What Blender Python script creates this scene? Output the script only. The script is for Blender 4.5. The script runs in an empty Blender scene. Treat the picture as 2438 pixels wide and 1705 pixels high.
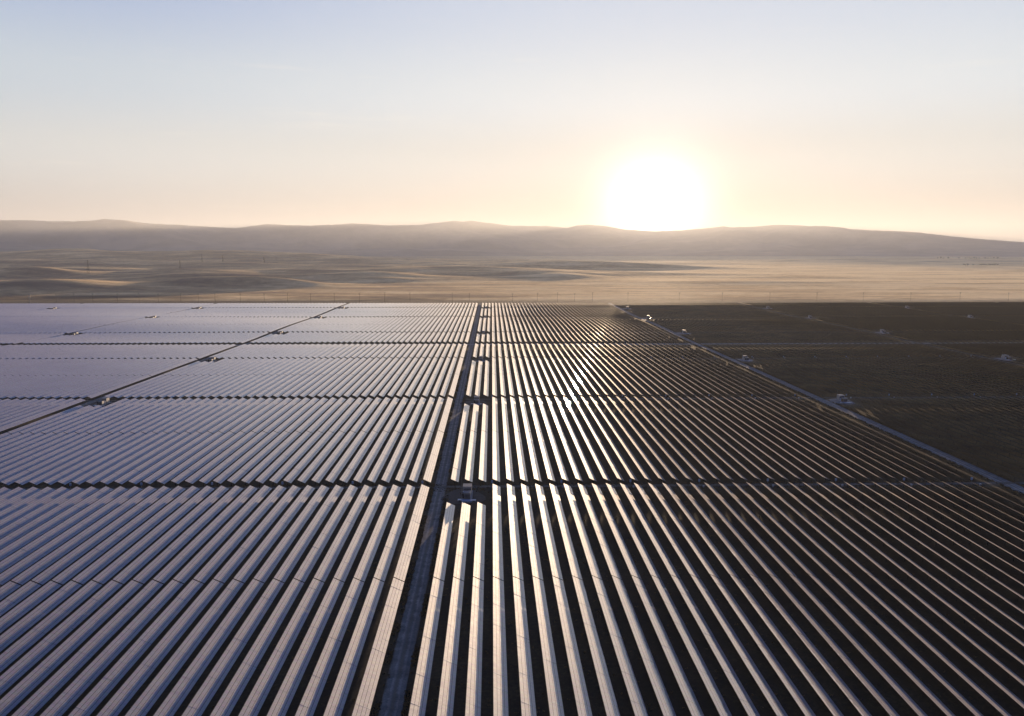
import bpy, math, random
import numpy as np
from mathutils import Vector
R = math.radians
random.seed(7); rng = np.random.default_rng(7)
sc = bpy.context.scene
col = sc.collection

# ------------------------------------------------------------------ camera
SRC_W, SRC_H, F = 2438.0, 1705.0, 2000.0
YH, XV, H = 599.5, 1171.0, 100.0
PITCH = math.atan((SRC_H/2-YH)/F)
YAW = math.atan((SRC_W/2-XV)/(F/math.cos(PITCH)))
cam = bpy.data.cameras.new('camera'); co = bpy.data.objects.new('camera', cam); col.objects.link(co)
cam.sensor_width = 36; cam.lens = F/SRC_W*36; cam.clip_start = 1; cam.clip_end = 80000
co.location = (0, 0, H); co.rotation_euler = (math.pi/2-PITCH, 0, -YAW)
sc.camera = co
sc.view_settings.view_transform = 'Standard'; sc.view_settings.look = 'None'
sc.view_settings.exposure = 1.6; sc.view_settings.gamma = 1
sc.cycles.max_bounces = 5; sc.cycles.diffuse_bounces = 2; sc.cycles.glossy_bounces = 3
sc.cycles.volume_bounces = 1; sc.cycles.use_denoising = True
sc.cycles.sample_clamp_indirect = 6; sc.cycles.caustics_reflective = False
sc.cycles.adaptive_threshold = 0.005

SUN_EL, SUN_AZ = R(2.3), R(10.85)          # azimuth is measured from +Y towards +X
SD = Vector((math.cos(SUN_EL)*math.sin(SUN_AZ), math.cos(SUN_EL)*math.cos(SUN_AZ), math.sin(SUN_EL)))

# ------------------------------------------------------------------ sky
w = bpy.data.worlds.new('World'); sc.world = w; w.use_nodes = True
nt = w.node_tree; N = nt.nodes; L = nt.links
bg = N['Background']
def nd(tree, typ, **kw):
    n = tree.nodes.new(typ)
    for k, v in kw.items(): setattr(n, k, v)
    return n
def math_n(tree, op, a, b=None, clamp=False):
    n = tree.nodes.new('ShaderNodeMath'); n.operation = op; n.use_clamp = clamp
    for i, v in enumerate((a, b)):
        if v is None: continue
        if isinstance(v, (int, float)): n.inputs[i].default_value = v
        else: tree.links.new(v, n.inputs[i])
    return n.outputs[0]
def ramp(tree, fac, stops, interp='EASE'):
    r = tree.nodes.new('ShaderNodeValToRGB'); cr = r.color_ramp; cr.interpolation = interp
    while len(cr.elements) < len(stops): cr.elements.new(0.5)
    for e, (p, c) in zip(cr.elements, stops):
        e.position = p; e.color = (c[0], c[1], c[2], 1)
    tree.links.new(fac, r.inputs[0]); return r.outputs[0]
def mixc(tree, fac, a, b, mode='MIX'):
    m = tree.nodes.new('ShaderNodeMix'); m.data_type = 'RGBA'; m.blend_type = mode
    for s, v in ((m.inputs[0], fac), (m.inputs[6], a), (m.inputs[7], b)):
        if isinstance(v, (int, float)): s.default_value = v
        elif isinstance(v, (tuple, list)): s.default_value = (v[0], v[1], v[2], 1)
        else: tree.links.new(v, s)
    return m.outputs[2]
def vdot(tree, a, v):
    n = tree.nodes.new('ShaderNodeVectorMath'); n.operation = 'DOT_PRODUCT'
    tree.links.new(a, n.inputs[0]); n.inputs[1].default_value = v; return n.outputs['Value']

tc = nd(nt, 'ShaderNodeTexCoord')
nrm = nd(nt, 'ShaderNodeVectorMath', operation='NORMALIZE'); L.new(tc.outputs['Generated'], nrm.inputs[0])
D_ = nrm.outputs[0]
sep = nd(nt, 'ShaderNodeSeparateXYZ'); L.new(D_, sep.inputs[0])
elz = math_n(nt, 'POWER', math_n(nt, 'MAXIMUM', sep.outputs[2], 0.0), 0.5)   # sqrt spreads the horizon band
COOL = [(0.0, (.36, .36, .38)), (.20, (.43, .46, .49)), (.33, (.58, .63, .66)), (.42, (.50, .60, .70)), (.53, (.34, .46, .69)),
        (.66, (.010, .13, .46)), (.85, (.002, .07, .30)), (1.0, (.004, .05, .20))]
WARM = [(0.0, (.21, .24, .26)), (.20, (.30, .35, .38)), (.33, (.53, .59, .62)), (.42, (.60, .69, .77)), (.53, (.52, .62, .77)),
        (.68, (.06, .17, .42)), (.85, (.012, .06, .20)), (1.0, (.007, .04, .14))]
cool = ramp(nt, elz, COOL); warm = ramp(nt, elz, WARM)
side = vdot(nt, D_, (math.sin(SUN_AZ+.12), math.cos(SUN_AZ+.12), 0))
mr = nd(nt, 'ShaderNodeMapRange', interpolation_type='SMOOTHSTEP'); L.new(side, mr.inputs[0])
mr.inputs[1].default_value = .72; mr.inputs[2].default_value = 1.0
base = mixc(nt, mr.outputs[0], cool, warm)
# a few very thin high streaks
mpc = nd(nt, 'ShaderNodeMapping'); L.new(D_, mpc.inputs[0]); mpc.inputs['Scale'].default_value = (2.2, 2.2, 26); mpc.inputs['Rotation'].default_value = (.02, .05, 0)
ncl = nd(nt, 'ShaderNodeTexNoise'); ncl.inputs['Scale'].default_value = 1.6; ncl.inputs['Detail'].default_value = 6; ncl.inputs['Roughness'].default_value = .6; L.new(mpc.outputs[0], ncl.inputs['Vector'])
mcl = nd(nt, 'ShaderNodeMapRange', interpolation_type='SMOOTHSTEP'); L.new(ncl.outputs['Fac'], mcl.inputs[0])
mcl.inputs[1].default_value = .60; mcl.inputs[2].default_value = .80; mcl.inputs[4].default_value = .28
base = mixc(nt, mcl.outputs[0], base, (.95, .86, .74))
# far side of the sky, away from the sun, is dimmer and bluer
back = nd(nt, 'ShaderNodeMapRange', interpolation_type='SMOOTHSTEP'); L.new(side, back.inputs[0])
back.inputs[1].default_value = -.6; back.inputs[2].default_value = .7
base = mixc(nt, back.outputs[0], mixc(nt, 1.0, base, (.33, .37, .50), 'MULTIPLY'), base)
# the blown-out sun and its aureole
cs = vdot(nt, D_, tuple(SD))
th = math_n(nt, 'ARCCOSINE', math_n(nt, 'MINIMUM', cs, 1.0))
g1 = math_n(nt, 'EXPONENT', math_n(nt, 'MULTIPLY', math_n(nt, 'POWER', math_n(nt, 'DIVIDE', th, .037), 1.5), -1.0))
g2 = math_n(nt, 'EXPONENT', math_n(nt, 'MULTIPLY', math_n(nt, 'DIVIDE', th, .07), -1.0))
glow = mixc(nt, 1.0, mixc(nt, g1, (0, 0, 0), (4.5, 4.0, 3.4)), mixc(nt, g2, (0, 0, 0), (.34, .25, .14)), 'ADD')
base = mixc(nt, 1.0, base, glow, 'ADD')
sky = nd(nt, 'ShaderNodeTexSky', sky_type='NISHITA', sun_disc=False, sun_elevation=SUN_EL, sun_rotation=SUN_AZ)
base = mixc(nt, 1.0, base, mixc(nt, 1.0, sky.outputs[0], (.006, .006, .006), 'MULTIPLY'), 'ADD')
L.new(base, bg.inputs[0]); bg.inputs[1].default_value = 0.33
w.cycles.sampling_method = 'MANUAL'; w.cycles.sample_map_resolution = 1024

# ------------------------------------------------------------------ sun
sun = bpy.data.lights.new('sun', 'SUN'); sun.energy = 5.0; sun.angle = R(.55); sun.color = (1, .72, .46)
so = bpy.data.objects.new('sun', sun); col.objects.link(so)
so.rotation_euler = SD.to_track_quat('Z', 'Y').to_euler()
so.location = (0, 0, 400)

# ------------------------------------------------------------------ helpers
def sm(x, a, b):
    t = np.clip((np.asarray(x, float)-a)/(b-a), 0, 1); return t*t*(3-2*t)
def vnoise(x, y, seed=0):
    """cheap smooth value noise in numpy"""
    xi = np.floor(x).astype(np.int64); yi = np.floor(y).astype(np.int64)
    fx = x-xi; fy = y-yi; fx = fx*fx*(3-2*fx); fy = fy*fy*(3-2*fy)
    def h(i, j):
        n = (i*374761393 + j*668265263 + seed*1442695041) & 0x7fffffff
        n = ((n ^ (n >> 13))*1274126177) & 0x7fffffff
        return ((n ^ (n >> 16)) & 0xffff)/65535.0
    return (h(xi, yi)*(1-fx)+h(xi+1, yi)*fx)*(1-fy)+(h(xi, yi+1)*(1-fx)+h(xi+1, yi+1)*fx)*fy
def fbm(x, y, oct=4, seed=0):
    s = 0; a = .5
    for o in range(oct):
        s = s+a*vnoise(x*2**o, y*2**o, seed+o*17); a *= .5
    return s
def at_px(px, off, z=0):
    """ground point seen at photo column px, `off` pixels below the horizon"""
    cp = math.cos(PITCH); d = F*(H-z)/(cp*off)
    y = (d-(H-z)*math.sin(PITCH))/cp
    return (px-XV)/off*(H-z)/cp*1.0, y

MOUNDS = []   # x, y, half width x, half width y, height
for px, off, hw, hy, hh in ((96, 92, 230, 230, 40), (402, 70, 190, 170, 25), (663, 83, 150, 120, 23), (1190, 50, 430, 330, 34),
                            (885, 64, 200, 190, 30), (250, 52, 420, 260, 30), (620, 52, 420, 260, 24), (60, 60, 330, 200, 30),
                            (1420, 40, 700, 350, 22), (820, 44, 520, 300, 24), (1300, 60, 260, 150, 14), (520, 40, 650, 330, 40), (160, 38, 800, 350, 45),
                            (1650, 30, 900, 500, 22), (1000, 34, 700, 400, 30)):
    X, Y = at_px(px, off); MOUNDS.append((X, Y, hw, hy, hh))
for i in range(95):
    Y = random.uniform(2300, 8200); u = random.uniform(-.72, .75); X = u*Y
    k = 1.0 if u < .05 else max(.10, 1-(u-.02)*3.4)
    s = .6+Y/5200
    MOUNDS.append((X, Y, random.uniform(120, 420)*s, random.uniform(90, 200)*s, random.uniform(6, 24)*k*(.7+Y/6000)))
def TERR(x, y):
    x = np.asarray(x, float); y = np.asarray(y, float)
    far = sm(y, 850, 1050)
    t = 2.4*sm(y, 1000, 1620)*1.0
    t = t + 1.2*np.sin((y-1000)*2*math.pi/560+x*.002)*far*sm(x, -160, 120)*(1-.6*sm(x, 350, 700))*(1-sm(y, 1250, 1620))
    t = t + 1.0*np.sin((y-900)*2*math.pi/480+x*.004)*far*sm(-x, 60, 300)*(1-sm(y, 1250, 1620))
    if y.size and y.max() < 1700: return t
    out = sm(y, 1700, 2200)
    m = np.zeros_like(t)
    for (X, Y, a, b, h) in MOUNDS:
        d2 = ((x-X)/a)**2+((y-Y)/b)**2
        m = m + np.where(d2 < 12, .62*h*np.exp(-np.minimum(d2, 12)*1.1), 0)
    m = np.where(m > 45, 45+(m-45)*.35, m)
    und = (fbm(x/310, y/200, 4, 3)-.47)*(.6+4*sm(-x, -500, 1200)) + (fbm(x/130, y/75, 3, 9)-.45)*1.3*(.5+.5*sm(-x, -1500, 600))
    # foothill ranges far left, low swell far right
    rid = 95*np.exp(-((y-6900-300*np.sin(x/900))/700)**2)*sm(-x, -200, 1800)*(.75+.5*fbm(x/700, y/500, 4, 21))
    rid = rid + 38*np.exp(-((y-8000)/700)**2)*sm(x, 800, 4000)
    plain = 1-sm(y, 8000, 10500)
    return t + out*(m+und+rid)*plain
def T1(x, y): return float(TERR(np.array([x]), np.array([y]))[0])

def mesh_np(name, V, Fc, mats, uv=None, midx=None, smooth=False):
    """Fc: (n,4) int quads"""
    me = bpy.data.meshes.new(name); V = np.asarray(V, np.float32); Fc = np.asarray(Fc, np.int32)
    me.vertices.add(len(V)); me.vertices.foreach_set('co', V.ravel())
    k = Fc.shape[1]
    me.loops.add(Fc.size); me.loops.foreach_set('vertex_index', Fc.ravel())
    me.polygons.add(len(Fc)); me.polygons.foreach_set('loop_start', np.arange(0, Fc.size, k, dtype=np.int32))
    me.polygons.foreach_set('loop_total', np.full(len(Fc), k, np.int32))
    if midx is not None: me.polygons.foreach_set('material_index', np.asarray(midx, np.int32))
    if uv is not None:
        l = me.uv_layers.new(name='UVMap'); l.data.foreach_set('uv', np.asarray(uv, np.float32).ravel())
    for m in mats: me.materials.append(m)
    me.update(calc_edges=True)
    me.polygons.foreach_set('use_smooth', np.full(len(Fc), smooth))
    me.validate(); return me
def link(name, me, parent=None, loc=(0, 0, 0)):
    o = bpy.data.objects.new(name, me); col.objects.link(o); o.location = loc
    if parent: o.parent = parent
    return o
def tag(o, label=None, cat=None, group=None, kind=None):
    if label: o['label'] = label
    if cat: o['category'] = cat
    if group: o['group'] = group
    if kind: o['kind'] = kind
    return o
class MB:
    """collects boxes and prisms into one mesh"""
    def __init__(s): s.v = []; s.f = []
    def box(s, x0, x1, y0, y1, z0, z1):
        n = len(s.v)
        s.v += [(x0, y0, z0), (x1, y0, z0), (x1, y1, z0), (x0, y1, z0), (x0, y0, z1), (x1, y0, z1), (x1, y1, z1), (x0, y1, z1)]
        s.f += [tuple(n+i for i in q) for q in ((0, 3, 2, 1), (4, 5, 6, 7), (0, 1, 5, 4), (1, 2, 6, 5), (2, 3, 7, 6), (3, 0, 4, 7))]
        return s
    def tube(s, a, b, r0, r1=None, n=8):
        r1 = r0 if r1 is None else r1
        a = Vector(a); b = Vector(b); d = (b-a).normalized()
        u = d.orthogonal().normalized(); v = d.cross(u); k = len(s.v)
        for p, r in ((a, r0), (b, r1)):
            for i in range(n):
                t = 2*math.pi*i/n; s.v.append(tuple(p+u*math.cos(t)*r+v*math.sin(t)*r))
        for i in range(n):
            j = (i+1) % n; s.f.append((k+i, k+j, k+n+j, k+n+i))
        s.f.append(tuple(k+i for i in range(n))[::-1]); s.f.append(tuple(k+n+i for i in range(n)))
        return s
    def build(s, name, mat, parent=None, bevel=0):
        me = bpy.data.meshes.new(name); me.from_pydata(s.v, [], s.f); me.materials.append(mat); me.update()
        o = link(name, me, parent)
        if bevel:
            m = o.modifiers.new('bevel', 'BEVEL'); m.width = bevel; m.segments = 2; m.limit_method = 'ANGLE'
        return o
def empty(name, loc, rz=0):
    o = bpy.data.objects.new(name, None); col.objects.link(o); o.location = loc; o.rotation_euler[2] = rz
    o.empty_display_size = 1; return o
def copy_tree(o, parent=None):
    c = o.copy(); col.objects.link(c); c.parent = parent
    for ch in list(o.children): copy_tree(ch, c)
    return c

# ------------------------------------------------------------------ materials
def mat(name):
    m = bpy.data.materials.new(name); m.use_nodes = True
    return m, m.node_tree, m.node_tree.nodes['Principled BSDF']
def noise(t, vec, scale, detail=4, rough=.55, out='Fac'):
    n = nd(t, 'ShaderNodeTexNoise'); n.inputs['Scale'].default_value = scale; n.inputs['Detail'].default_value = detail
    n.inputs['Roughness'].default_value = rough
    if vec is not None: t.links.new(vec, n.inputs['Vector'])
    return n.outputs[out]
def simple(name, c, rough=.6, metal=0, var=.25, scale=1.5):
    m, t, p = mat(name)
    g = nd(t, 'ShaderNodeNewGeometry')
    f = noise(t, g.outputs['Position'], scale)
    t.links.new(ramp(t, f, [(.3, tuple(x*(1-var) for x in c)), (.7, tuple(min(1, x*(1+var)) for x in c))], 'LINEAR'), p.inputs['Base Color'])
    p.inputs['Roughness'].default_value = rough; p.inputs['Metallic'].default_value = metal
    return m

# solar glass with a film of dust; UV = metres across (0..3.6) and along the row
PW = 3.6; TILT = R(24.2)
M_panel, t, p = mat('solar_glass')
uvn = nd(t, 'ShaderNodeUVMap'); s2 = nd(t, 'ShaderNodeSeparateXYZ'); t.links.new(uvn.outputs[0], s2.inputs[0])
U, V_ = s2.outputs[0], s2.outputs[1]
mu = math_n(t, 'MODULO', math_n(t, 'ADD', U, .012), .9)
mv = math_n(t, 'MODULO', V_, .6)
mv3 = math_n(t, 'MODULO', V_, 6.6)
line = math_n(t, 'MAXIMUM', math_n(t, 'LESS_THAN', mu, .10), math_n(t, 'MULTIPLY', math_n(t, 'LESS_THAN', mv, .03), .7))
line = math_n(t, 'MAXIMUM', line, math_n(t, 'MULTIPLY', math_n(t, 'LESS_THAN', mv3, .03), .4))
cell = nd(t, 'ShaderNodeCombineXYZ')
t.links.new(math_n(t, 'FLOOR', math_n(t, 'DIVIDE', U, .9)), cell.inputs[0])
t.links.new(math_n(t, 'FLOOR', math_n(t, 'DIVIDE', V_, .6)), cell.inputs[1])
oi = nd(t, 'ShaderNodeObjectInfo'); t.links.new(math_n(t, 'MULTIPLY', oi.outputs['Random'], 91.0), cell.inputs[2])
wn = nd(t, 'ShaderNodeTexWhiteNoise', noise_dimensions='3D'); t.links.new(cell.outputs[0], wn.inputs['Vector'])
geo = nd(t, 'ShaderNodeNewGeometry')
nz1 = noise(t, geo.outputs['Position'], .035, 3); nz2 = noise(t, geo.outputs['Position'], 1.3, 5, .65)
dust = ramp(t, math_n(t, 'ADD', math_n(t, 'MULTIPLY', nz1, .5), math_n(t, 'MULTIPLY', nz2, .5)),
            [(.32, (.31, .265, .26)), (.55, (.385, .335, .33)), (.72, (.46, .405, .40))], 'LINEAR')
dust = mixc(t, .16, dust, wn.outputs['Color'], 'SOFT_LIGHT')
bird = noise(t, geo.outputs['Position'], .55, 2)     # rare soiled spots
dust = mixc(t, math_n(t, 'MULTIPLY', math_n(t, 'GREATER_THAN', bird, .765), .6), dust, (.05, .04, .035))
t.links.new(mixc(t, line, dust, (.018, .012, .010)), p.inputs['Base Color'])
p.inputs['IOR'].default_value = 1.6; p.inputs['Specular IOR Level'].default_value = .45; p.inputs['Sheen Weight'].default_value = .3; p.inputs['Sheen Roughness'].default_value = .4; p.inputs['Sheen Tint'].default_value = (.9, .82, .76, 1)
p.inputs['Coat Weight'].default_value = 1.0; p.inputs['Coat Roughness'].default_value = .028; p.inputs['Coat IOR'].default_value = 1.45
rg = math_n(t, 'ADD', .52, math_n(t, 'MULTIPLY', wn.outputs['Value'], .05))
t.links.new(math_n(t, 'ADD', rg, math_n(t, 'MULTIPLY', line, .2)), p.inputs['Roughness'])
pn = nd(t, 'ShaderNodeVectorMath', operation='SUBTRACT'); t.links.new(wn.outputs['Color'], pn.inputs[0]); pn.inputs[1].default_value = (.5, .5, .5)
ps = nd(t, 'ShaderNodeVectorMath', operation='SCALE'); t.links.new(pn.outputs[0], ps.inputs[0]); ps.inputs['Scale'].default_value = .016
pa = nd(t, 'ShaderNodeVectorMath', operation='ADD'); t.links.new(geo.outputs['Normal'], pa.inputs[0]); t.links.new(ps.outputs[0], pa.inputs[1])
pn2 = nd(t, 'ShaderNodeVectorMath', operation='NORMALIZE'); t.links.new(pa.outputs[0], pn2.inputs[0])
t.links.new(pn2.outputs[0], p.inputs['Normal']); t.links.new(pn2.outputs[0], p.inputs['Coat Normal'])

M_back = simple('panel_underside', (.008, .008, .009), .6, 0, .2)
M_steel = simple('galvanised_steel', (.30, .31, .33), .45, .7, .15)
M_post = simple('weathered_steel_post', (.03, .027, .025), .9, 0, .2)
M_conc = simple('pale_concrete', (.36, .36, .37), .85, 0, .15)
M_cab = simple('beige_cabinet_paint', (.50, .47, .42), .5, 0, .08)
M_roof = simple('grey_roof_sheet', (.20, .20, .21), .55, .2, .15)
M_dark = simple('dark_louvre', (.015, .015, .018), .6, 0, .2)
M_white = simple('white_enamel', (.72, .74, .78), .4, 0, .05)
M_blue = simple('pale_blue_grey_enamel', (.42, .52, .66), .35, 0, .08)
M_wood = simple('weathered_pole_wood', (.10, .075, .055), .85, 0, .3)
M_ceram = simple('glazed_insulator', (.6, .55, .5), .25, 0, .1)

def ground_mat(name, farm):
    m, t, p = mat(name)
    g = nd(t, 'ShaderNodeNewGeometry'); P = g.outputs['Position']
    mp = nd(t, 'ShaderNodeMapping'); t.links.new(P, mp.inputs[0]); mp.inputs['Scale'].default_value = (1, 1.6, 1)
    n1 = noise(t, mp.outputs[0], .0028, 6, .6); n2 = noise(t, P, .035, 6, .65); n3 = noise(t, P, .9, 4, .7)
    # farm soil with low dry weeds
    soil = ramp(t, math_n(t, 'ADD', math_n(t, 'MULTIPLY', n2, .55), math_n(t, 'MULTIPLY', n3, .45)),
                [(.36, (.014, .011, .008)), (.5, (.027, .021, .013)), (.62, (.06, .047, .026))], 'LINEAR')
    patch = noise(t, P, .012, 4, .6)
    soil = mixc(t, math_n(t, 'MULTIPLY', math_n(t, 'GREATER_THAN', patch, .56), .35), soil, (.06, .038, .016))
    far_e = nd(t, 'ShaderNodeMapRange'); s9 = nd(t, 'ShaderNodeSeparateXYZ'); t.links.new(P, s9.inputs[0]); t.links.new(s9.outputs[0], far_e.inputs[0])
    far_e.inputs[1].default_value = 195; far_e.inputs[2].default_value = 250
    soil = mixc(t, far_e.outputs[0], soil, mixc(t, 1.0, soil, (5.0, 4.6, 3.3), 'MULTIPLY'))
    # open grassland: dark scrub, rust and straw; the eastern plain is nearly all straw
    sx = nd(t, 'ShaderNodeSeparateXYZ'); t.links.new(P, sx.inputs[0])
    east = nd(t, 'ShaderNodeMapRange'); t.links.new(sx.outputs[0], east.inputs[0])
    east.inputs[1].default_value = -900; east.inputs[2].default_value = 1400
    mp3 = nd(t, 'ShaderNodeMapping'); t.links.new(P, mp3.inputs[0]); mp3.inputs['Scale'].default_value = (.35, 1.3, 1)
    n4 = noise(t, mp3.outputs[0], .006, 5, .6)
    mixn = math_n(t, 'ADD', math_n(t, 'ADD', math_n(t, 'MULTIPLY', n1, .4), math_n(t, 'MULTIPLY', n2, .2)), math_n(t, 'MULTIPLY', n4, .4))
    mixn = math_n(t, 'ADD', mixn, math_n(t, 'MULTIPLY', math_n(t, 'SUBTRACT', east.outputs[0], .35), .10))
    c = ramp(t, mixn, [(.40, (.03, .023, .022)), (.47, (.08, .052, .034)), (.53, (.24, .18, .11)), (.59, (.50, .39, .26))], 'LINEAR')
    sp = nd(t, 'ShaderNodeSeparateXYZ'); t.links.new(P, sp.inputs[0])
    edge = nd(t, 'ShaderNodeMapRange'); t.links.new(math_n(t, 'ADD', sp.outputs[1], math_n(t, 'MULTIPLY', n2, 60)), edge.inputs[0])
    edge.inputs[1].default_value = 1655; edge.inputs[2].default_value = 1800
    near = mixc(t, .6, (.10, .065, .03), soil)
    open_ = nd(t, 'ShaderNodeMapRange'); t.links.new(math_n(t, 'ADD', sp.outputs[1], math_n(t, 'ADD', math_n(t, 'MULTIPLY', n1, 900), math_n(t, 'MULTIPLY', east.outputs[0], 420))), open_.inputs[0])
    open_.inputs[1].default_value = 2150; open_.inputs[2].default_value = 2450
    full = mixc(t, edge.outputs[0], soil, mixc(t, open_.outputs[0], mixc(t, .45, near, c), c))
    t.links.new(full, p.inputs['Base Color'])
    p.inputs['Roughness'].default_value = .9
    # the nap of dry grass: bright where light grazes it
    t.links.new(math_n(t, 'ADD', .06, math_n(t, 'MULTIPLY', edge.outputs[0], math_n(t, 'ADD', .16, math_n(t, 'MULTIPLY', open_.outputs[0], .78)))), p.inputs['Sheen Weight'])
    p.inputs['Sheen Roughness'].default_value = .6
    t.links.new(ramp(t, mixn, [(.40, (.34, .25, .18)), (.50, (.72, .54, .32)), (.58, (1, .82, .53))], 'LINEAR'), p.inputs['Sheen Tint'])
    p.inputs['Specular IOR Level'].default_value = .3
    # upright stems: strong fine relief outside the farm catches the low sun
    bmp = nd(t, 'ShaderNodeBump'); t.links.new(math_n(t, 'ADD', .15, math_n(t, 'MULTIPLY', edge.outputs[0], .65)), bmp.inputs['Strength']); bmp.inputs['Distance'].default_value = .35
    t.links.new(noise(t, P, .8, 5, .75), bmp.inputs['Height']); t.links.new(bmp.outputs[0], p.inputs['Normal'])
    # upright dry blades of random heading pass the low sunlight through
    tr = nd(t, 'ShaderNodeBsdfTranslucent'); t.links.new(mixc(t, 1.0, full, (2.4, 2.2, 1.9), 'MULTIPLY'), tr.inputs[0])
    wn_ = nd(t, 'ShaderNodeTexWhiteNoise', noise_dimensions='3D')
    q_ = nd(t, 'ShaderNodeVectorMath', operation='SCALE'); t.links.new(P, q_.inputs[0]); q_.inputs['Scale'].default_value = 3.0
    t.links.new(q_.outputs[0], wn_.inputs['Vector'])
    a_ = nd(t, 'ShaderNodeVectorMath', operation='SUBTRACT'); t.links.new(wn_.outputs['Color'], a_.inputs[0]); a_.inputs[1].default_value = (.5, .5, .42)
    b_ = nd(t, 'ShaderNodeVectorMath', operation='MULTIPLY'); t.links.new(a_.outputs[0], b_.inputs[0]); b_.inputs[1].default_value = (1, 1, .25)
    c_ = nd(t, 'ShaderNodeVectorMath', operation='NORMALIZE'); t.links.new(b_.outputs[0], c_.inputs[0]); t.links.new(c_.outputs[0], tr.inputs['Normal'])
    mx_ = nd(t, 'ShaderNodeMixShader'); t.links.new(math_n(t, 'ADD', .02, math_n(t, 'MULTIPLY', edge.outputs[0], .12)), mx_.inputs[0])
    out_ = [n_ for n_ in t.nodes if n_.type == 'OUTPUT_MATERIAL'][0]
    t.links.new(p.outputs[0], mx_.inputs[1]); t.links.new(tr.outputs[0], mx_.inputs[2]); t.links.new(mx_.outputs[0], out_.inputs[0])
    return m
M_ground = ground_mat('dry_grassland', True)

def road_mat(name, c0, c1, c2, cx=None, half=3.0):
    m, t, p = mat(name)
    g = nd(t, 'ShaderNodeNewGeometry'); P = g.outputs['Position']
    a = noise(t, P, .25, 6, .65); b = noise(t, P, 2.2, 4, .7)
    c = ramp(t, math_n(t, 'ADD', math_n(t, 'MULTIPLY', a, .6), math_n(t, 'MULTIPLY', b, .4)), [(.36, c0), (.5, c1), (.64, c2)], 'LINEAR')
    if cx is not None:      # two worn wheel tracks with weeds between and along the edge
        sp = nd(t, 'ShaderNodeSeparateXYZ'); t.links.new(P, sp.inputs[0])
        d = math_n(t, 'ABSOLUTE', math_n(t, 'SUBTRACT', math_n(t, 'ADD', sp.outputs[0], math_n(t, 'MULTIPLY', math_n(t, 'SUBTRACT', a, .5), 1.2)), cx))
        rut = math_n(t, 'LESS_THAN', math_n(t, 'ABSOLUTE', math_n(t, 'SUBTRACT', d, .95)), .27)
        c = mixc(t, math_n(t, 'MULTIPLY', rut, .75), c, mixc(t, 1.0, c, (1.6, 1.55, 1.5), 'MULTIPLY'))
        mid = math_n(t, 'LESS_THAN', d, .38)
        ed = math_n(t, 'GREATER_THAN', math_n(t, 'ADD', d, math_n(t, 'MULTIPLY', math_n(t, 'SUBTRACT', b, .5), 2.2)), half)
        c = mixc(t, math_n(t, 'MULTIPLY', mid, .45), c, (.14, .11, .06))
        c = mixc(t, math_n(t, 'MULTIPLY', ed, .8), c, (.10, .075, .04))
    t.links.new(c, p.inputs['Base Color']); p.inputs['Roughness'].default_value = .85
    bmp = nd(t, 'ShaderNodeBump'); bmp.inputs['Strength'].default_value = .4; bmp.inputs['Distance'].default_value = .06
    t.links.new(b, bmp.inputs['Height']); t.links.new(bmp.outputs[0], p.inputs['Normal'])
    return m

# ------------------------------------------------------------------ ground
def ground():
    az = np.concatenate([np.arange(-180, -42, 4.0), np.arange(-42, 42, .1), np.arange(42, 180, 4.0)])
    r = [0.01, 10]
    while r[-1] < 60000:
        q = r[-1]
        r.append(q + (14 if q < 1750 else 16+(q-1750)*.0045 if q < 9500 else q*.06))
    r = np.array(r)
    A, Rr = np.meshgrid(np.radians(az), r)
    X = Rr*np.sin(A); Y = Rr*np.cos(A)
    Z = TERR(X.ravel(), Y.ravel()).reshape(X.shape)
    V = np.stack([X, Y, Z], -1).reshape(-1, 3)
    nr, na = X.shape
    i, j = np.meshgrid(np.arange(nr-1), np.arange(na), indexing='ij')
    j2 = (j+1) % na
    Fq = np.stack([i*na+j, i*na+j2, (i+1)*na+j2, (i+1)*na+j], -1).reshape(-1, 4)[:, ::-1]
    me = mesh_np('ground', V, Fq, [M_ground], smooth=True)
    o = link('ground', me); tag(o, kind='structure')
ground()

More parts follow.
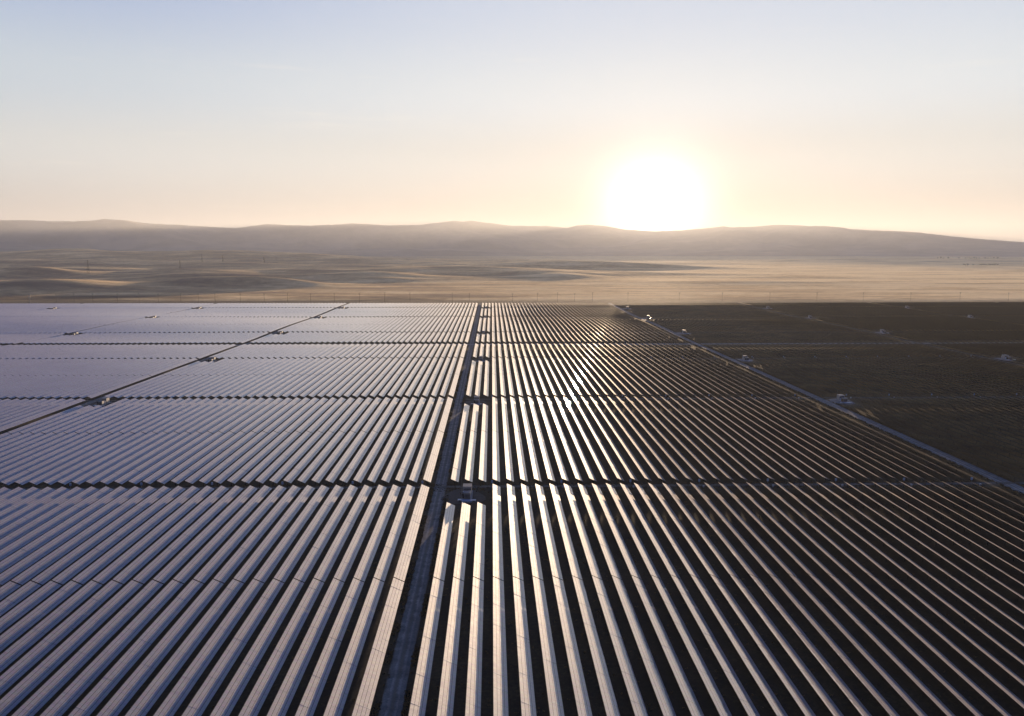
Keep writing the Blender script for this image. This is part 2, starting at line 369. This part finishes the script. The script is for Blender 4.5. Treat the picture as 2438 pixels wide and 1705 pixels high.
# ------------------------------------------------------------------ mountains
SIL = [(-600, 505), (-300, 501), (0, 499), (120, 500), (240, 497), (330, 501), (450, 508), (530, 512), (600, 503), (700, 507), (790, 503), (870, 508),
       (940, 505), (1000, 498), (1020, 496), (1040, 498), (1056, 495), (1090, 501), (1150, 507), (1230, 507), (1272, 512), (1292, 506),
       (1320, 504), (1360, 508), (1400, 515), (1470, 519), (1540, 516), (1590, 511), (1620, 508), (1640, 511), (1690, 510), (1730, 507),
       (1790, 508), (1850, 512), (1900, 515), (1980, 519), (2060, 523), (2130, 531), (2200, 537), (2296, 544), (2500, 552), (2900, 556)]
def mountains():
    m, t, p = mat('hazy_hillside')
    g = nd(t, 'ShaderNodeNewGeometry')
    n1 = noise(t, g.outputs['Position'], .0009, 6, .6)
    t.links.new(ramp(t, n1, [(.38, (.13, .105, .095)), (.5, (.23, .19, .16)), (.62, (.38, .31, .24))], 'LINEAR'), p.inputs['Base Color'])
    p.inputs['Roughness'].default_value = 1
    pts = np.array(SIL, float)*1.0618
    azp = np.degrees(np.arctan((pts[:, 0]-SRC_W/2)/(F/math.cos(PITCH))))+math.degrees(YAW)
    elp = (YH-pts[:, 1])*math.cos(PITCH)/F*np.cos(np.radians(azp-math.degrees(YAW)))
    az = np.arange(-42, 42, .12); rr = np.arange(19000, 32000, 150)
    A, Rr = np.meshgrid(az, rr)
    RD = 26000+900*np.sin(A*.16)
    hr = np.interp(A, azp, elp)*RD+H
    X = Rr*np.sin(np.radians(A)); Y = Rr*np.cos(np.radians(A))
    u = (Rr-19200)/(RD-19200)
    front = np.clip(u, 0, 1)
    nz = fbm(X/2200, Y/2200, 6, 5)
    prof = np.where(u < 1, .10*sm(front, 0, .12)+.90*sm(front, .12, 1.0)**1.15, 1-.65*sm((Rr-RD)/(32000-RD), 0, 1))
    rough_ = (nz-.5)*2*np.sin(np.clip(front, 0, 1)*math.pi)*.60
    crest = (fbm(A*3.0, A*0+3, 4, 8)-.48)*22
    Z = hr*np.clip(prof+rough_*prof**.5, 0, 1.0)+crest*sm(u, .85, 1)-6*(1-sm(front, 0, .05))-2
    V = np.stack([X, Y, Z], -1).reshape(-1, 3); nr, na = X.shape
    i, j = np.meshgrid(np.arange(nr-1), np.arange(na-1), indexing='ij')
    Fq = np.stack([i*na+j, i*na+j+1, (i+1)*na+j+1, (i+1)*na+j], -1).reshape(-1, 4)[:, ::-1]
    o = link('mountains', mesh_np('mountains', V, Fq, [m], smooth=True)); tag(o, kind='structure')
mountains()

# ------------------------------------------------------------------ tracks
def strip_y(name, cx, wd, y0, y1, m, lift=.05, wob=.5):
    ys = np.arange(y0, y1+6, 6.0); n = len(ys)
    wl = (fbm(ys/14, ys*0+cx, 3, 4)-.45)*wob*2; wr = (fbm(ys/14, ys*0+cx+9, 3, 6)-.45)*wob*2
    c = np.stack([cx-wd/2-wl, cx-wd/6+0*ys, cx+wd/6+0*ys, cx+wd/2+wr], -1)
    X = c.ravel(); Y = np.repeat(ys, 4); Z = TERR(X, Y)+lift
    i, j = np.meshgrid(np.arange(n-1), np.arange(3), indexing='ij')
    Fq = np.stack([i*4+j, i*4+j+1, (i+1)*4+j+1, (i+1)*4+j], -1).reshape(-1, 4)
    tag(link(name, mesh_np(name, np.stack([X, Y, Z], -1), Fq, [m])), kind='structure')
def strip_x(name, cy, wd, x0, x1, m, lift=.09):
    xs = np.arange(x0, x1+6, 6.0); n = len(xs)
    wl = (fbm(xs/14, xs*0+cy, 3, 4)-.45)*1.2; wr = (fbm(xs/14, xs*0+cy+9, 3, 6)-.45)*1.2
    c = np.stack([cy-wd/2-wl, cy-wd/6+0*xs, cy+wd/6+0*xs, cy+wd/2+wr], -1)
    Y = c.ravel(); X = np.repeat(xs, 4); Z = TERR(X, Y)+lift
    i, j = np.meshgrid(np.arange(n-1), np.arange(3), indexing='ij')
    Fq = np.stack([i*4+j, (i+1)*4+j, (i+1)*4+j+1, i*4+j+1], -1).reshape(-1, 4)
    tag(link(name, mesh_np(name, np.stack([X, Y, Z], -1), Fq, [m])), kind='structure')
G0, G1, G2 = (.10, .095, .088), (.19, .18, .16), (.33, .31, .27)
Yof = lambda y, z=2.4: None
def solve_y(ysrc, z=2.5, x=0):
    """photo row -> ground Y on the rows' own terrain"""
    off = ysrc-YH; Y = at_px(XV, off, z)[1]
    for _ in range(12): Y = at_px(XV, off, z+T1(x, Y))[1]
    return Y
# row segments measured on the photograph (photo rows of the far and near ends)
yg = [solve_y(v) for v in (1372.7, 1152, 1140.3, 1023.6, 944.4, 939.5)]
B = [(140., yg[0]-.3), (yg[0]+.3, yg[1]), (yg[2], yg[3]-.4), (yg[3]+.4, yg[4]), (yg[5], 672.), (672.8, 777.),
     (solve_y(848.4), solve_y(817.4)), (solve_y(812.5), solve_y(789.2)), (solve_y(787.9), solve_y(770)-.5), (solve_y(770)+.5, solve_y(752.6)),
     (solve_y(751.5), solve_y(741)-.5), (solve_y(741)+.5, solve_y(731.3)), (solve_y(730.4), solve_y(720.6))]
B[5] = (672.8, solve_y(849.9))
GAPS = [(B[1][1], B[2][0]), (B[3][1], B[4][0]), (B[5][1], B[6][0]), (B[6][1], B[7][0]), (B[7][1], B[8][0]), (B[9][1], B[10][0]), (B[11][1], B[12][0])]
INV_SEG = {1: 0, 3: 1, 5: 2, 7: 4, 9: 5, 11: 6}       # segment shortened -> gap
print('segments', [(round(a), round(b)) for a, b in B])
ROADX = [6*k+1.6 for k in (-127, -86, -45, -4, 37, 78, 119)]
YEND = B[-1][1]
for k, xr in enumerate(ROADX):
    wd = (2.6, 3.0, 5.0, 5.2, 7.0, 3.2, 3.0)[k]
    nm = 'dirt_road'
    strip_y(nm, xr, wd, 60 if k in (3, 4) else 200, YEND+18, road_mat('road_dirt_%d' % k, G0 if k != 4 else (.14, .135, .125), G1 if k != 4 else (.23, .22, .20), G2 if k != 4 else (.34, .32, .285), xr, wd/2-.2), .05)  # right road takes paler dirt: its sunlight is put into the colour
gm = road_mat('track_dirt', (.09, .078, .062), (.15, .13, .10), (.23, .20, .155))
for gi, (a, b) in enumerate(GAPS):
    wide = {0: 3.4, 3: 9.0}.get(gi, 2.2)
    strip_x('cross_track', (a+b)/2+(.6 if gi == 0 else 0), min(wide, b-a), -1050, 1150, gm if gi != 3 else road_mat('cross_road_dirt', (.20, .185, .16), (.31, .28, .245), (.42, .38, .33)), .09)

# ------------------------------------------------------------------ solar tracker rows
ZC = 1.7
def table_arrays(length, seed, sec=6.6, x0=0., y0=0., terr=False, jit=.2):
    """row of module sections centred on x0, from y0 to y0+length: verts, quads, uvs, material index"""
    n = max(1, int(round(length/sec))); s = length/n
    rg_ = np.random.default_rng(seed); ya = y0+np.arange(n)*s+.004; yb = y0+(np.arange(n)+1)*s-.004
    tl = TILT+np.radians(rg_.normal(0, jit, n)); dz = rg_.normal(0, .012, n)
    hw = PW/2; th_ = .05
    if terr:
        za = TERR(np.full(n, x0), ya); zb = TERR(np.full(n, x0), yb)
    else: za = zb = np.zeros(n)
    c, sn = np.cos(tl), np.sin(tl); V = np.zeros((n, 8, 3))
    for i, (u, vv, top) in enumerate(((-1, 0, 0), (1, 0, 0), (1, 1, 0), (-1, 1, 0), (-1, 0, 1), (1, 0, 1), (1, 1, 1), (-1, 1, 1))):
        V[:, i, 0] = x0+u*hw*c+(sn*th_ if top else 0)
        V[:, i, 1] = yb if vv else ya
        V[:, i, 2] = (zb if vv else za)+ZC+.12+dz-u*hw*sn+(c*th_ if top else 0)
    q = np.array([(4, 5, 6, 7), (0, 3, 2, 1), (0, 1, 5, 4), (1, 2, 6, 5), (2, 3, 7, 6), (3, 0, 4, 7)])
    Fq = (np.arange(n)[:, None, None]*8+q[None]).reshape(-1, 4)
    uv = np.zeros((n, 6, 4, 2)); la = ya-y0; lb = yb-y0
    uv[:, 0, 0] = np.stack([0*la, la], -1); uv[:, 0, 1] = np.stack([0*la+PW, la], -1)
    uv[:, 0, 2] = np.stack([0*lb+PW, lb], -1); uv[:, 0, 3] = np.stack([0*lb, lb], -1)
    mi = np.tile([0, 1, 1, 1, 1, 1], n)
    return V.reshape(-1, 3), Fq, uv.reshape(-1, 2), mi
_cache = {}
def row_mesh(length, var):
    key = (round(length, 1), var)
    if key not in _cache:
        V, Fq, uv, mi = table_arrays(length, var*31+int(length), y0=-length/2)
        tb = mesh_np('module_table', V, Fq, [M_panel, M_back], uv, mi)
        b = MB(); b.tube((0, -length/2+.2, ZC), (0, length/2-.2, ZC), .075, n=6)
        tu = bpy.data.meshes.new('torque_tube'); tu.from_pydata(b.v, [], b.f); tu.materials.append(M_steel)
        _cache[key] = (tb, tu)
    return _cache[key]
b = MB(); b.box(-.05, .05, -.075, -.06, 0, ZC-.08); b.box(-.05, .05, .06, .075, 0, ZC-.08); b.box(-.008, .008, -.0595, .0595, 0, ZC-.08)
b.box(-.10, .10, -.10, .10, ZC-.079, ZC-.072)
post_me = bpy.data.meshes.new('post'); post_me.from_pydata(b.v, [], b.f); post_me.materials.append(M_post)

def proj(x, y, z):
    cp, sp = math.cos(PITCH), math.sin(PITCH)
    xr = x*math.cos(YAW)-y*math.sin(YAW); yr = x*math.sin(YAW)+y*math.cos(YAW)
    d = yr*cp-(z-H)*sp
    return SRC_W/2+F*xr/d, SRC_H/2-F*((z-H)*cp+yr*sp)/d
def area(x, y0, y1):
    xs = PW/2*math.cos(TILT); zs = PW/2*math.sin(TILT); tot = 0; ns = 8
    for i in range(ns):
        a = y0+(y1-y0)*i/ns; bb = y0+(y1-y0)*(i+1)/ns
        q = [proj(x-xs, a, ZC+zs), proj(x+xs, a, ZC-zs), proj(x+xs, bb, ZC-zs), proj(x-xs, bb, ZC+zs)]
        mx = sum(v[0] for v in q)/4; my = sum(v[1] for v in q)/4
        if not (0 <= mx <= SRC_W and 0 <= my <= SRC_H): continue
        ar = 0
        for k in range(4): ar += q[k][0]*q[(k+1) % 4][1]-q[(k+1) % 4][0]*q[k][1]
        tot += abs(ar)/2
    return tot
MISS = {-127, -86, -45, -4, 37, 78, 119, 160}
rows = []
XC = PW/2*math.cos(TILT)
for k in range(-172, 186):
    if k in MISS: continue
    x = 6.0*k+XC
    near_road = (k-1 in MISS) or (k-2 in MISS) or (k-3 in MISS)
    for si, (a, bb) in enumerate(B):
        if near_road and si in INV_SEG: bb -= 26 if si < 5 else 24
        if x < -960 and si == 12: continue
        # nothing outside the picture except what could shade or show from a step aside
        xa, _ = proj(x, a, 2); xb, _ = proj(x, bb, 2)
        if max(xa, xb) < -260 or min(xa, xb) > SRC_W+420: continue
        rows.append((area(x, a, bb), k, si, a, bb))
for k in range(-46, 48):          # the block under and behind the camera, outside the picture
    if k not in MISS: rows.append((0.0, k, 13, 22.0, 127.0))
rows.sort(key=lambda r: -r[0])
WHERE = ['nearest the camera', 'just before the first cross track', 'just beyond the first cross track', 'before the second cross track',
         'beyond the second cross track', 'before the third cross track', 'beyond the third cross track', 'beyond the wide cross road']
def ordinal(n): return '%d%s' % (n, 'th' if 10 <= n % 100 <= 20 else {1: 'st', 2: 'nd', 3: 'rd'}.get(n % 10, 'th'))
seen_area = rows[299][0]
for n, (ar, k, si, a, bb) in enumerate(rows[:300]):
    length = bb-a; tb, tu = row_mesh(length, (k*7+si*3) % 4)
    x = 6.0*k+XC; ym = (a+bb)/2
    e = empty('solar_panel_row', (x, ym, 0))
    side_ = 'right' if k > -4 else 'left'; idx = abs(k+4)
    tag(e, 'solar panel row, %s %s of the central dirt road, %s' % (ordinal(idx), side_, WHERE[min(si, 7)]), 'solar panel row',
        'long tilted solar panel rows')
    m_ = link('module_table', tb, e)
    m_.rotation_euler[1] = R(random.gauss(0, .10))
    link('torque_tube', tu, e)
    np_ = 8
    for i in range(np_):
        link('post', post_me, e, (0, -length/2+.7+(length-1.4)*i/(np_-1), 0))
# the remaining rows, smaller in the picture, as one object
VV, FF, UU, MI = [], [], [], []; off = 0
pv, pf = [], []; po = 0
for (ar, k, si, a, bb) in rows[300:]:
    x = 6.0*k+XC
    V, Fq, uv, mi = table_arrays(bb-a, (k+500)*131+si, 9.0 if si < 8 else 13.0, x, a, True, .30)
    VV.append(V); FF.append(Fq+off); UU.append(uv); MI.append(mi); off += len(V)
    nps = 8; ys = a+.7+(bb-a-1.4)*np.arange(nps)/(nps-1); zs = TERR(np.full(nps, x), ys)
    for yy, zz in zip(ys, zs):
        pv += [(x-.05, yy, zz), (x+.04, yy-.05, zz), (x+.04, yy+.05, zz), (x-.05, yy, zz+ZC+.05), (x+.04, yy-.05, zz+ZC+.05), (x+.04, yy+.05, zz+ZC+.05)]
        pf += [(po, po+1, po+4, po+3), (po+1, po+2, po+5, po+4), (po+2, po, po+3, po+5)]; po += 6
VV.append(np.array(pv)); FF.append(np.array(pf)+off); UU.append(np.zeros((len(pf)*4, 2))); MI.append(np.full(len(pf), 2))
print('rows', len(rows), 'merged faces', sum(len(f) for f in FF), 'area of 300th', seen_area)
o = link('distant_solar_panel_rows', mesh_np('distant_solar_panel_rows', np.concatenate(VV), np.concatenate(FF), [M_panel, M_back, M_post],
                                             np.concatenate(UU), np.concatenate(MI)))
tag(o, 'mass of smaller solar panel rows filling the far and side parts of the farm', 'solar panels', kind='stuff')

# ------------------------------------------------------------------ inverter stations
def inverter():
    r = empty('inverter_station', (0, 0, 0))
    MB().box(-2.1, 2.1, -8.2, 8.2, -.3, .35).build('concrete_pad', M_conc, r)
    # tall inverter cabinet at the far end, lower transformer towards the camera
    c = MB().box(-1.7, 1.7, 1.2, 5.8, .35, 3.9).build('inverter_cabinet', M_cab, r, .03)
    MB().box(-1.85, 1.85, 1.05, 5.95, 3.9, 4.02).build('roof_plate', M_roof, c)
    lv = MB()
    for i in range(9): lv.box(-1.5+i*.35, -1.5+i*.35+.22, 1.165, 1.197, .9, 3.3)
    lv.build('louvre', M_dark, c)
    for sx in (-1, 1):
        d = MB()
        for yy in (1.5, 2.6, 3.7, 4.8): d.box(min(sx*1.703, sx*1.73), max(sx*1.703, sx*1.73), yy, yy+.9, .6, 3.6)
        d.build('door_panel', M_cab, c)
    t_ = MB().box(-1.25, 1.35, -4.2, -1.2, .35, 2.9).build('transformer', M_cab, r, .04)
    MB().box(-1.35, 1.45, -4.3, -1.1, 2.9, 2.99).build('roof_plate', M_roof, t_)
    MB().box(-1.9, -1.253, -4.0, -1.8, .6, 2.5).build('dark_opening', M_dark, t_)
    fn = MB()
    for i in range(11): fn.box(-1.1+i*.22, -1.1+i*.22+.06, -4.75, -4.203, .7, 2.5)
    fn.build('cooling_fins', M_roof, t_)
    f = MB().box(-2.05, 2.05, -8.0, -6.1, .352, .75).build('front_plinth', M_blue, r, .02)
    for sx, yy in ((-1, -6.6), (1, -7.4)):
        g = MB()
        for i in range(6): g.box(min(sx*2.12, sx*3.7), max(sx*2.12, sx*3.7), yy+i*.3, yy+i*.3+.24, .62, .70)
        for xx in (2.3, 3.5): g.box(min(sx*xx, sx*(xx+.08)), max(sx*xx, sx*(xx+.08)), yy, yy+1.74, 0, .615)
        g.build('step_platform', M_white, r)
    s_ = MB().box(-1.6, -.4, -.7, .7, .35, 2.3).build('switch_cabinet', M_blue, r, .03)
    b_ = MB().box(.4, 1.5, -.5, .5, .35, 2.6).build('switch_cabinet', M_white, r, .03)
    for xx in (-.75, .55):
        q = MB(); q.tube((xx, 7.0, .35), (xx, 7.0, 2.5), .32, n=14).tube((xx, 7.0, 2.5), (xx, 7.0, 2.75), .32, .15, 14)
        q.build('cooling_tank', M_white, r)
    q = MB(); q.tube((-2.4, 3.5, 0), (-2.4, 3.5, 7.5), .05, .03).tube((-2.75, 3.5, 6.6), (-2.05, 3.5, 6.6), .025)
    q.build('antenna_mast', M_steel, r)
    return r
inv0 = inverter(); used = False
pad_m = road_mat('cleared_gravel', (.035, .033, .03), (.055, .05, .045), (.085, .075, .065))
lit_m = road_mat('cleared_gravel_lit', (.20, .18, .155), (.30, .27, .235), (.42, .38, .32))  # same gravel with sunlight put into its colour, for the right-hand aprons
GAPN = ['first', 'second', 'third', '', 'fourth', 'fifth', 'sixth']
NAMES = {0: 'faintest far left dirt road', 1: 'faint third dirt road on the left', 2: 'left dirt road', 3: 'central dirt road', 4: 'pale right dirt road', 5: 'faint road right of the pale one', 6: 'last faint road on the right'}
for ri, xr in enumerate(ROADX):
    for si, gi in INV_SEG.items():
        yc = GAPS[gi][0]-10.5; xc = xr+12.0
        px, py = proj(xc, yc, 2)
        if px < -40 or px > SRC_W+60: continue
        if used: e = copy_tree(inv0)
        else: e = inv0; used = True
        e.location = (xc, yc, T1(xc, yc))
        e['label'] = ''; 
        order = {0: 'nearest', 1: 'second nearest', 2: 'third nearest', 4: 'fourth nearest', 5: 'fifth nearest', 6: 'farthest'}[gi]
        tag(e, 'inverter cabinets, %s beside the %s' % (order, NAMES[ri]), 'inverter station', 'inverter stations beside the dirt roads')
        # cleared gravel apron
        n = 18; ring = []
        for i in range(n):
            a_ = 2*math.pi*i/n; rr_ = 1+.12*math.sin(3*a_+ri+gi)
            ring.append((xc-1.5+8.8*rr_*math.cos(a_), yc+11.0*rr_*math.sin(a_)))
        vs = [(px_, py_, T1(px_, py_)+.13) for px_, py_ in ring]
        me = bpy.data.meshes.new('gravel_apron'); me.from_pydata(vs, [], [tuple(range(n))]); me.materials.append(pad_m if ri < 4 else lit_m)
        tag(link('gravel_apron', me), kind='structure')

# ------------------------------------------------------------------ combiner boxes at the row ends
def combiner():
    r = empty('combiner_box', (0, 0, 0))
    MB().box(-.05, .05, -.05, .05, 0, .9).build('post', M_steel, r)
    c = MB().box(-.38, .38, -.22, .22, .9, 2.0).build('enclosure', M_blue, r, .04)
    MB().box(-.3, .3, -.245, -.223, 1.0, 1.9).build('door', M_blue, c)
    return r
def jbox():
    r = empty('junction_box', (0, 0, 0))
    MB().box(-.3, .3, -.25, .25, 0, .45).build('base', M_conc, r)
    MB().box(-.34, .34, -.29, .29, .45, 1.05).build('cover', M_white, r, .05)
    return r
cb, jb = combiner(), jbox(); uc = uj = False
for gi, nm in ((0, 'first cross track'), (1, 'second cross track'), (2, 'third cross track')):
    a, bb = GAPS[gi]
    for k in list(range(-30, 37, 5))+list(range(41, 78, 5))+list(range(82, 110, 5)):
        if k in MISS or (gi and k < 0): continue
        x = 6*k-.2; y = bb-.6
        px, py = proj(x, y, 1)
        if not (5 < px < SRC_W-5): continue
        e = copy_tree(cb) if uc else cb; uc = True
        e.location = (x, y, T1(x, y))
        side_ = 'right' if k > -4 else 'left'
        tag(e, 'blue-grey box on a post by %s row %s of the central road, %s' % (ordinal(abs(k+4)), side_, nm), 'combiner box', 'combiner boxes at the row ends')
        if k < 0: continue
        x += .3; y = a+.9
        e = copy_tree(jb) if uj else jb; uj = True
        e.location = (x, y, T1(x, y))
        tag(e, 'low white junction box by %s row %s of the central road, %s' % (ordinal(abs(k+4)), side_, nm), 'junction box', 'junction boxes at the row ends')

# ------------------------------------------------------------------ dry weeds along the tracks
def weeds():
    rd = np.random.default_rng(3); v, f = [], []
    def clump(x, y, hh):
        z = T1(x, y) if y > 840 else 0.0
        for q in range(4):
            a = rd.uniform(0, 6.28); lx, ly = math.cos(a), math.sin(a); r_ = rd.uniform(.05, .28)
            cx, cy = x+rd.normal(0, .2), y+rd.normal(0, .2); k = len(v)
            v.extend([(cx-lx*r_*.6, cy-ly*r_*.6, z), (cx+lx*r_*.6, cy+ly*r_*.6, z), (cx+lx*r_+.1, cy+ly*r_, z+hh), (cx-lx*r_+.1, cy-ly*r_, z+hh*.8)]); f.append((k, k+1, k+2, k+3))
    for _ in range(5200):
        y = rd.uniform(150, 700); u_ = rd.choice([-1, 1]); x = ROADX[3]+u_*(2.4+abs(rd.normal(0, .9)))+(0 if u_ > 0 else -.3)
        if fbm(np.array([x/5]), np.array([y/9]), 2, 2)[0] > .36: clump(x, y, rd.uniform(.15, .55))
    for _ in range(3600):
        y = rd.uniform(300, 1000); u_ = rd.choice([-1, 1]); x = ROADX[4]+u_*(3.3+abs(rd.normal(0, .9)))
        clump(x, y, rd.uniform(.15, .6))
    for _ in range(2600):
        x = rd.uniform(-120, 210); y = GAPS[0][0]+rd.uniform(-3, 9); clump(x, y, rd.uniform(.12, .4))
    for _ in range(2600):
        x = 6*rd.integers(-18, 34)-1.2+rd.normal(0, .6); y = rd.uniform(160, 560); clump(x, y, rd.uniform(.12, .45))
    m = simple('dry_weed', (.17, .12, .055), .9, 0, .4, .4)
    me = bpy.data.meshes.new('dry_weeds'); me.from_pydata(v, [], f); me.materials.append(m)
    tag(link('dry_weeds', me), 'dry straw-coloured weeds along the dirt tracks and between the rows', 'weeds', kind='stuff')
weeds()

# ------------------------------------------------------------------ utility poles behind the farm
def pole(h=17.5):
    r = empty('utility_pole', (0, 0, 0))
    MB().tube((0, 0, 0), (0, 0, h), .19, .13, 8).build('shaft', M_wood, r)
    for zz, wd in ((h-.7, 1.9), (h-3.0, 1.5)):
        a = MB().box(-wd, wd, -.29, -.17, zz-.1, zz+.1).build('crossarm', M_wood, r)
        i_ = MB()
        for xx in (-wd+.15, -.5, .5, wd-.15): i_.tube((xx, -.23, zz+.1), (xx, -.23, zz+.5), .12, .07, 6)
        i_.build('insulators', M_ceram, a)
    return r
pl = pole(); up = False
PX = [126, 169, 214, 273, 325, 371, 425, 467, 507, 567.5, 625, 681, 736, 793, 853, 914, 974.5, 1076, 1117, 1220, 1280, 1328, 1369, 1412, 1497, 1620, 1723, 1837, 1950, 2061, 2175, 2293, 2409]
for n, px in enumerate(PX):
    d = 1655*math.cos(PITCH)+H*math.sin(PITCH)
    # column -> world X at Y=1655
    a_ = math.atan((px-SRC_W/2)/(F/math.cos(PITCH)))+YAW
    x = 1655*math.tan(a_); e = copy_tree(pl) if up else pl; up = True
    e.location = (x, 1655, T1(x, 1655)); e.scale = (1, 1, random.uniform(.96, 1.05))
    tag(e, 'wooden utility pole behind the farm, %s from the left' % ordinal(n+2 if n else 2), 'utility pole', 'utility poles along the far edge')
# stout pole with equipment at far left corner
x = 1640*math.tan(math.atan((62-SRC_W/2)/(F/math.cos(PITCH)))+YAW)
r = empty('utility_pole', (x, 1640, T1(x, 1640)))
for xx in (-.9, .9): MB().tube((xx, 0, 0), (xx, 0, 17), .3, .22).build('shaft', M_steel, r)
MB().box(-1.6, 1.6, -.3, .3, 15.2, 15.6).build('crossarm', M_steel, r)
MB().box(-.6, .6, -.45, .45, 9.5, 11.8).build('switch_box', M_steel, r)
tag(r, 'stout grey double pole at the far left corner of the farm', 'utility pole', 'utility poles along the far edge')

# perimeter fence along the far edge
def fence():
    r = empty('perimeter_fence', (0, 1645, 0)); b = MB(); p_ = MB()
    for i in range(-170, 190):
        x = i*6.0; z = T1(x, 1645); p_.box(x-.03, x+.03, -.04, .04, z, z+2.3)
        z2 = T1(x+6, 1645)
        for hh in (.25, .9, 1.6, 2.2):
            b.tube((x, -.06, z+hh), (x+6, -.06, z2+hh), .02, n=3)
    b.build('wires', M_steel, r); o_ = p_.build('posts', M_steel, r); o_['kind'] = 'stuff'
    tag(r, 'thin wire fence running along the far edge of the solar farm', 'fence')
fence()

# ------------------------------------------------------------------ lattice pylons on the left hills
def pylon(h=52):
    r = empty('lattice_pylon', (0, 0, 0)); b = MB()
    def wdt(z): return 4.6*(1-z/h)**1.1+.7 if z < h*.98 else .5
    zs = [0, 8, 15, 21, 27, 32, 37, 42, 47, h]
    for z0, z1 in zip(zs, zs[1:]):
        w0, w1 = wdt(z0), wdt(z1)
        cs0 = [(-w0, -w0), (w0, -w0), (w0, w0), (-w0, w0)]; cs1 = [(-w1, -w1), (w1, -w1), (w1, w1), (-w1, w1)]
        for i in range(4):
            j = (i+1) % 4
            b.tube((*cs0[i], z0), (*cs1[i], z1), .32, n=4); b.tube((*cs0[i], z0), (*cs1[j], z1), .17, n=3); b.tube((*cs0[j], z0), (*cs1[i], z1), .17, n=3)
            b.tube((*cs1[i], z1), (*cs1[j], z1), .17, n=3)
    b.build('lattice_mast', M_post, r)
    for zz, wd in ((34, 8.5), (41, 7), (48, 5.5)):
        a = MB()
        for s in (-1, 1):
            a.tube((0, -.6, zz), (s*wd, 0, zz+.2), .12, n=4).tube((0, .6, zz), (s*wd, 0, zz+.2), .12, n=4).tube((0, 0, zz+2.0), (s*wd, 0, zz+.2), .1, n=4)
            a.tube((s*wd, 0, zz+.1), (s*wd, 0, zz-1.6), .14, n=5)
        a.build('crossarm', M_post, r)
    return r
py0 = pylon(); first = True
for px, Y, nm in ((207, 3300, 'largest, by the left edge'), (427, 4300, 'second from the left'), (480, 5000, 'third from the left'), (530, 5300, 'fourth from the left'), (628, 5600, 'fifth from the left')):
    x = Y*math.tan(math.atan((px-SRC_W/2)/(F/math.cos(PITCH)))+YAW)
    e = py0 if first else copy_tree(py0); first = False
    e.location = (x, Y, T1(x, Y)-1); e.rotation_euler[2] = R(25)
    tag(e, 'steel lattice pylon on the hazy hills, %s' % nm, 'pylon', 'lattice pylons crossing the hills')

# ------------------------------------------------------------------ trees far right
M_leaf = simple('tree_foliage', (.06, .07, .03), .8, 0, .4, .3)
def tree(seed):
    rd = random.Random(seed)
    r = empty('tree', (0, 0, 0)); h = 12.0
    tk = MB(); tk.tube((0, 0, -1), (.2, 0, h*.5), .45, .25, 7)
    for i in range(5):
        a = i*1.26+seed; tk.tube((.15, 0, h*.3+i*.3), (3*math.cos(a), 3*math.sin(a), h*.62+i*.2), .18, .08, 5)
    tk.build('trunk', M_wood, r)
    v, f = [], []
    lobes = [(rd.uniform(-3.6, 3.6), rd.uniform(-3.6, 3.6), rd.uniform(h*.35, h*.85), rd.uniform(1.5, 2.9)) for _ in range(12)]
    for _ in range(1500):
        cx, cy, cz, rr_ = rd.choice(lobes)
        d = Vector((rd.gauss(0, 1), rd.gauss(0, 1), rd.gauss(0, .8))).normalized()*rr_*rd.uniform(.55, 1.05)
        c = Vector((cx, cy, cz))+d; s = rd.uniform(.18, .45)
        u = Vector((rd.gauss(0, 1), rd.gauss(0, 1), rd.gauss(0, 1))).normalized(); w_ = u.orthogonal().normalized()
        k = len(v); v += [tuple(c-u*s), tuple(c+w_*s*.6), tuple(c+u*s), tuple(c-w_*s*.6)]; f.append((k, k+1, k+2, k+3))
    me = bpy.data.meshes.new('crown'); me.from_pydata(v, [], f); me.materials.append(M_leaf); link('crown', me, r)
    return r
protos = [tree(1), tree(2), tree(3)]; pused = [False]*3
near_t = [2297, 2301, 2306, 2319, 2335, 2339, 2343, 2348, 2352, 2357, 2361, 2366, 2371, 2377]
far_t = [2234, 2241, 2247, 2259, 2284, 2299, 2304, 2309, 2314, 2320, 2326, 2333, 2346, 2353, 2360, 2367, 2376]
for n, (px, Y, grp) in enumerate([(p_, 5800, 0) for p_ in near_t]+[(p_, 7700, 1) for p_ in far_t]):
    Y += random.uniform(-40, 40)
    x = Y*math.tan(math.atan((px-SRC_W/2)/(F/math.cos(PITCH)))+YAW)
    i = n % 3; e = copy_tree(protos[i]) if pused[i] else protos[i]; pused[i] = True
    s = random.uniform(.85, 1.35)*(1.0 if grp == 0 else 1.2)
    e.location = (x, Y, T1(x, Y)-.3); e.scale = (s*1.3, s*1.3, s); e.rotation_euler[2] = random.uniform(0, 6)
    idx = n if grp == 0 else n-len(near_t)
    tag(e, '%s tree from the left in the %s clump on the far right plain' % (ordinal(idx+1), 'nearer dark' if grp == 0 else 'fainter farther'), 'tree',
        'trees on the plain at right')

# ------------------------------------------------------------------ haze
hz = MB().box(-27000, 27000, -1500, 33500, -30, 1150)
me = bpy.data.meshes.new('haze'); me.from_pydata(hz.v, [], hz.f)
m = bpy.data.materials.new('haze_air'); m.use_nodes = True; t = m.node_tree
for n_ in list(t.nodes):
    if n_.type != 'OUTPUT_MATERIAL': t.nodes.remove(n_)
pv_ = t.nodes.new('ShaderNodeVolumePrincipled')
pv_.inputs['Color'].default_value = (.62, .65, .69, 1); pv_.inputs['Density'].default_value = 4.0e-5; pv_.inputs['Anisotropy'].default_value = .38
t.links.new(pv_.outputs[0], [n_ for n_ in t.nodes if n_.type == 'OUTPUT_MATERIAL'][0].inputs['Volume'])
me.materials.append(m); tag(link('haze', me), kind='stuff')
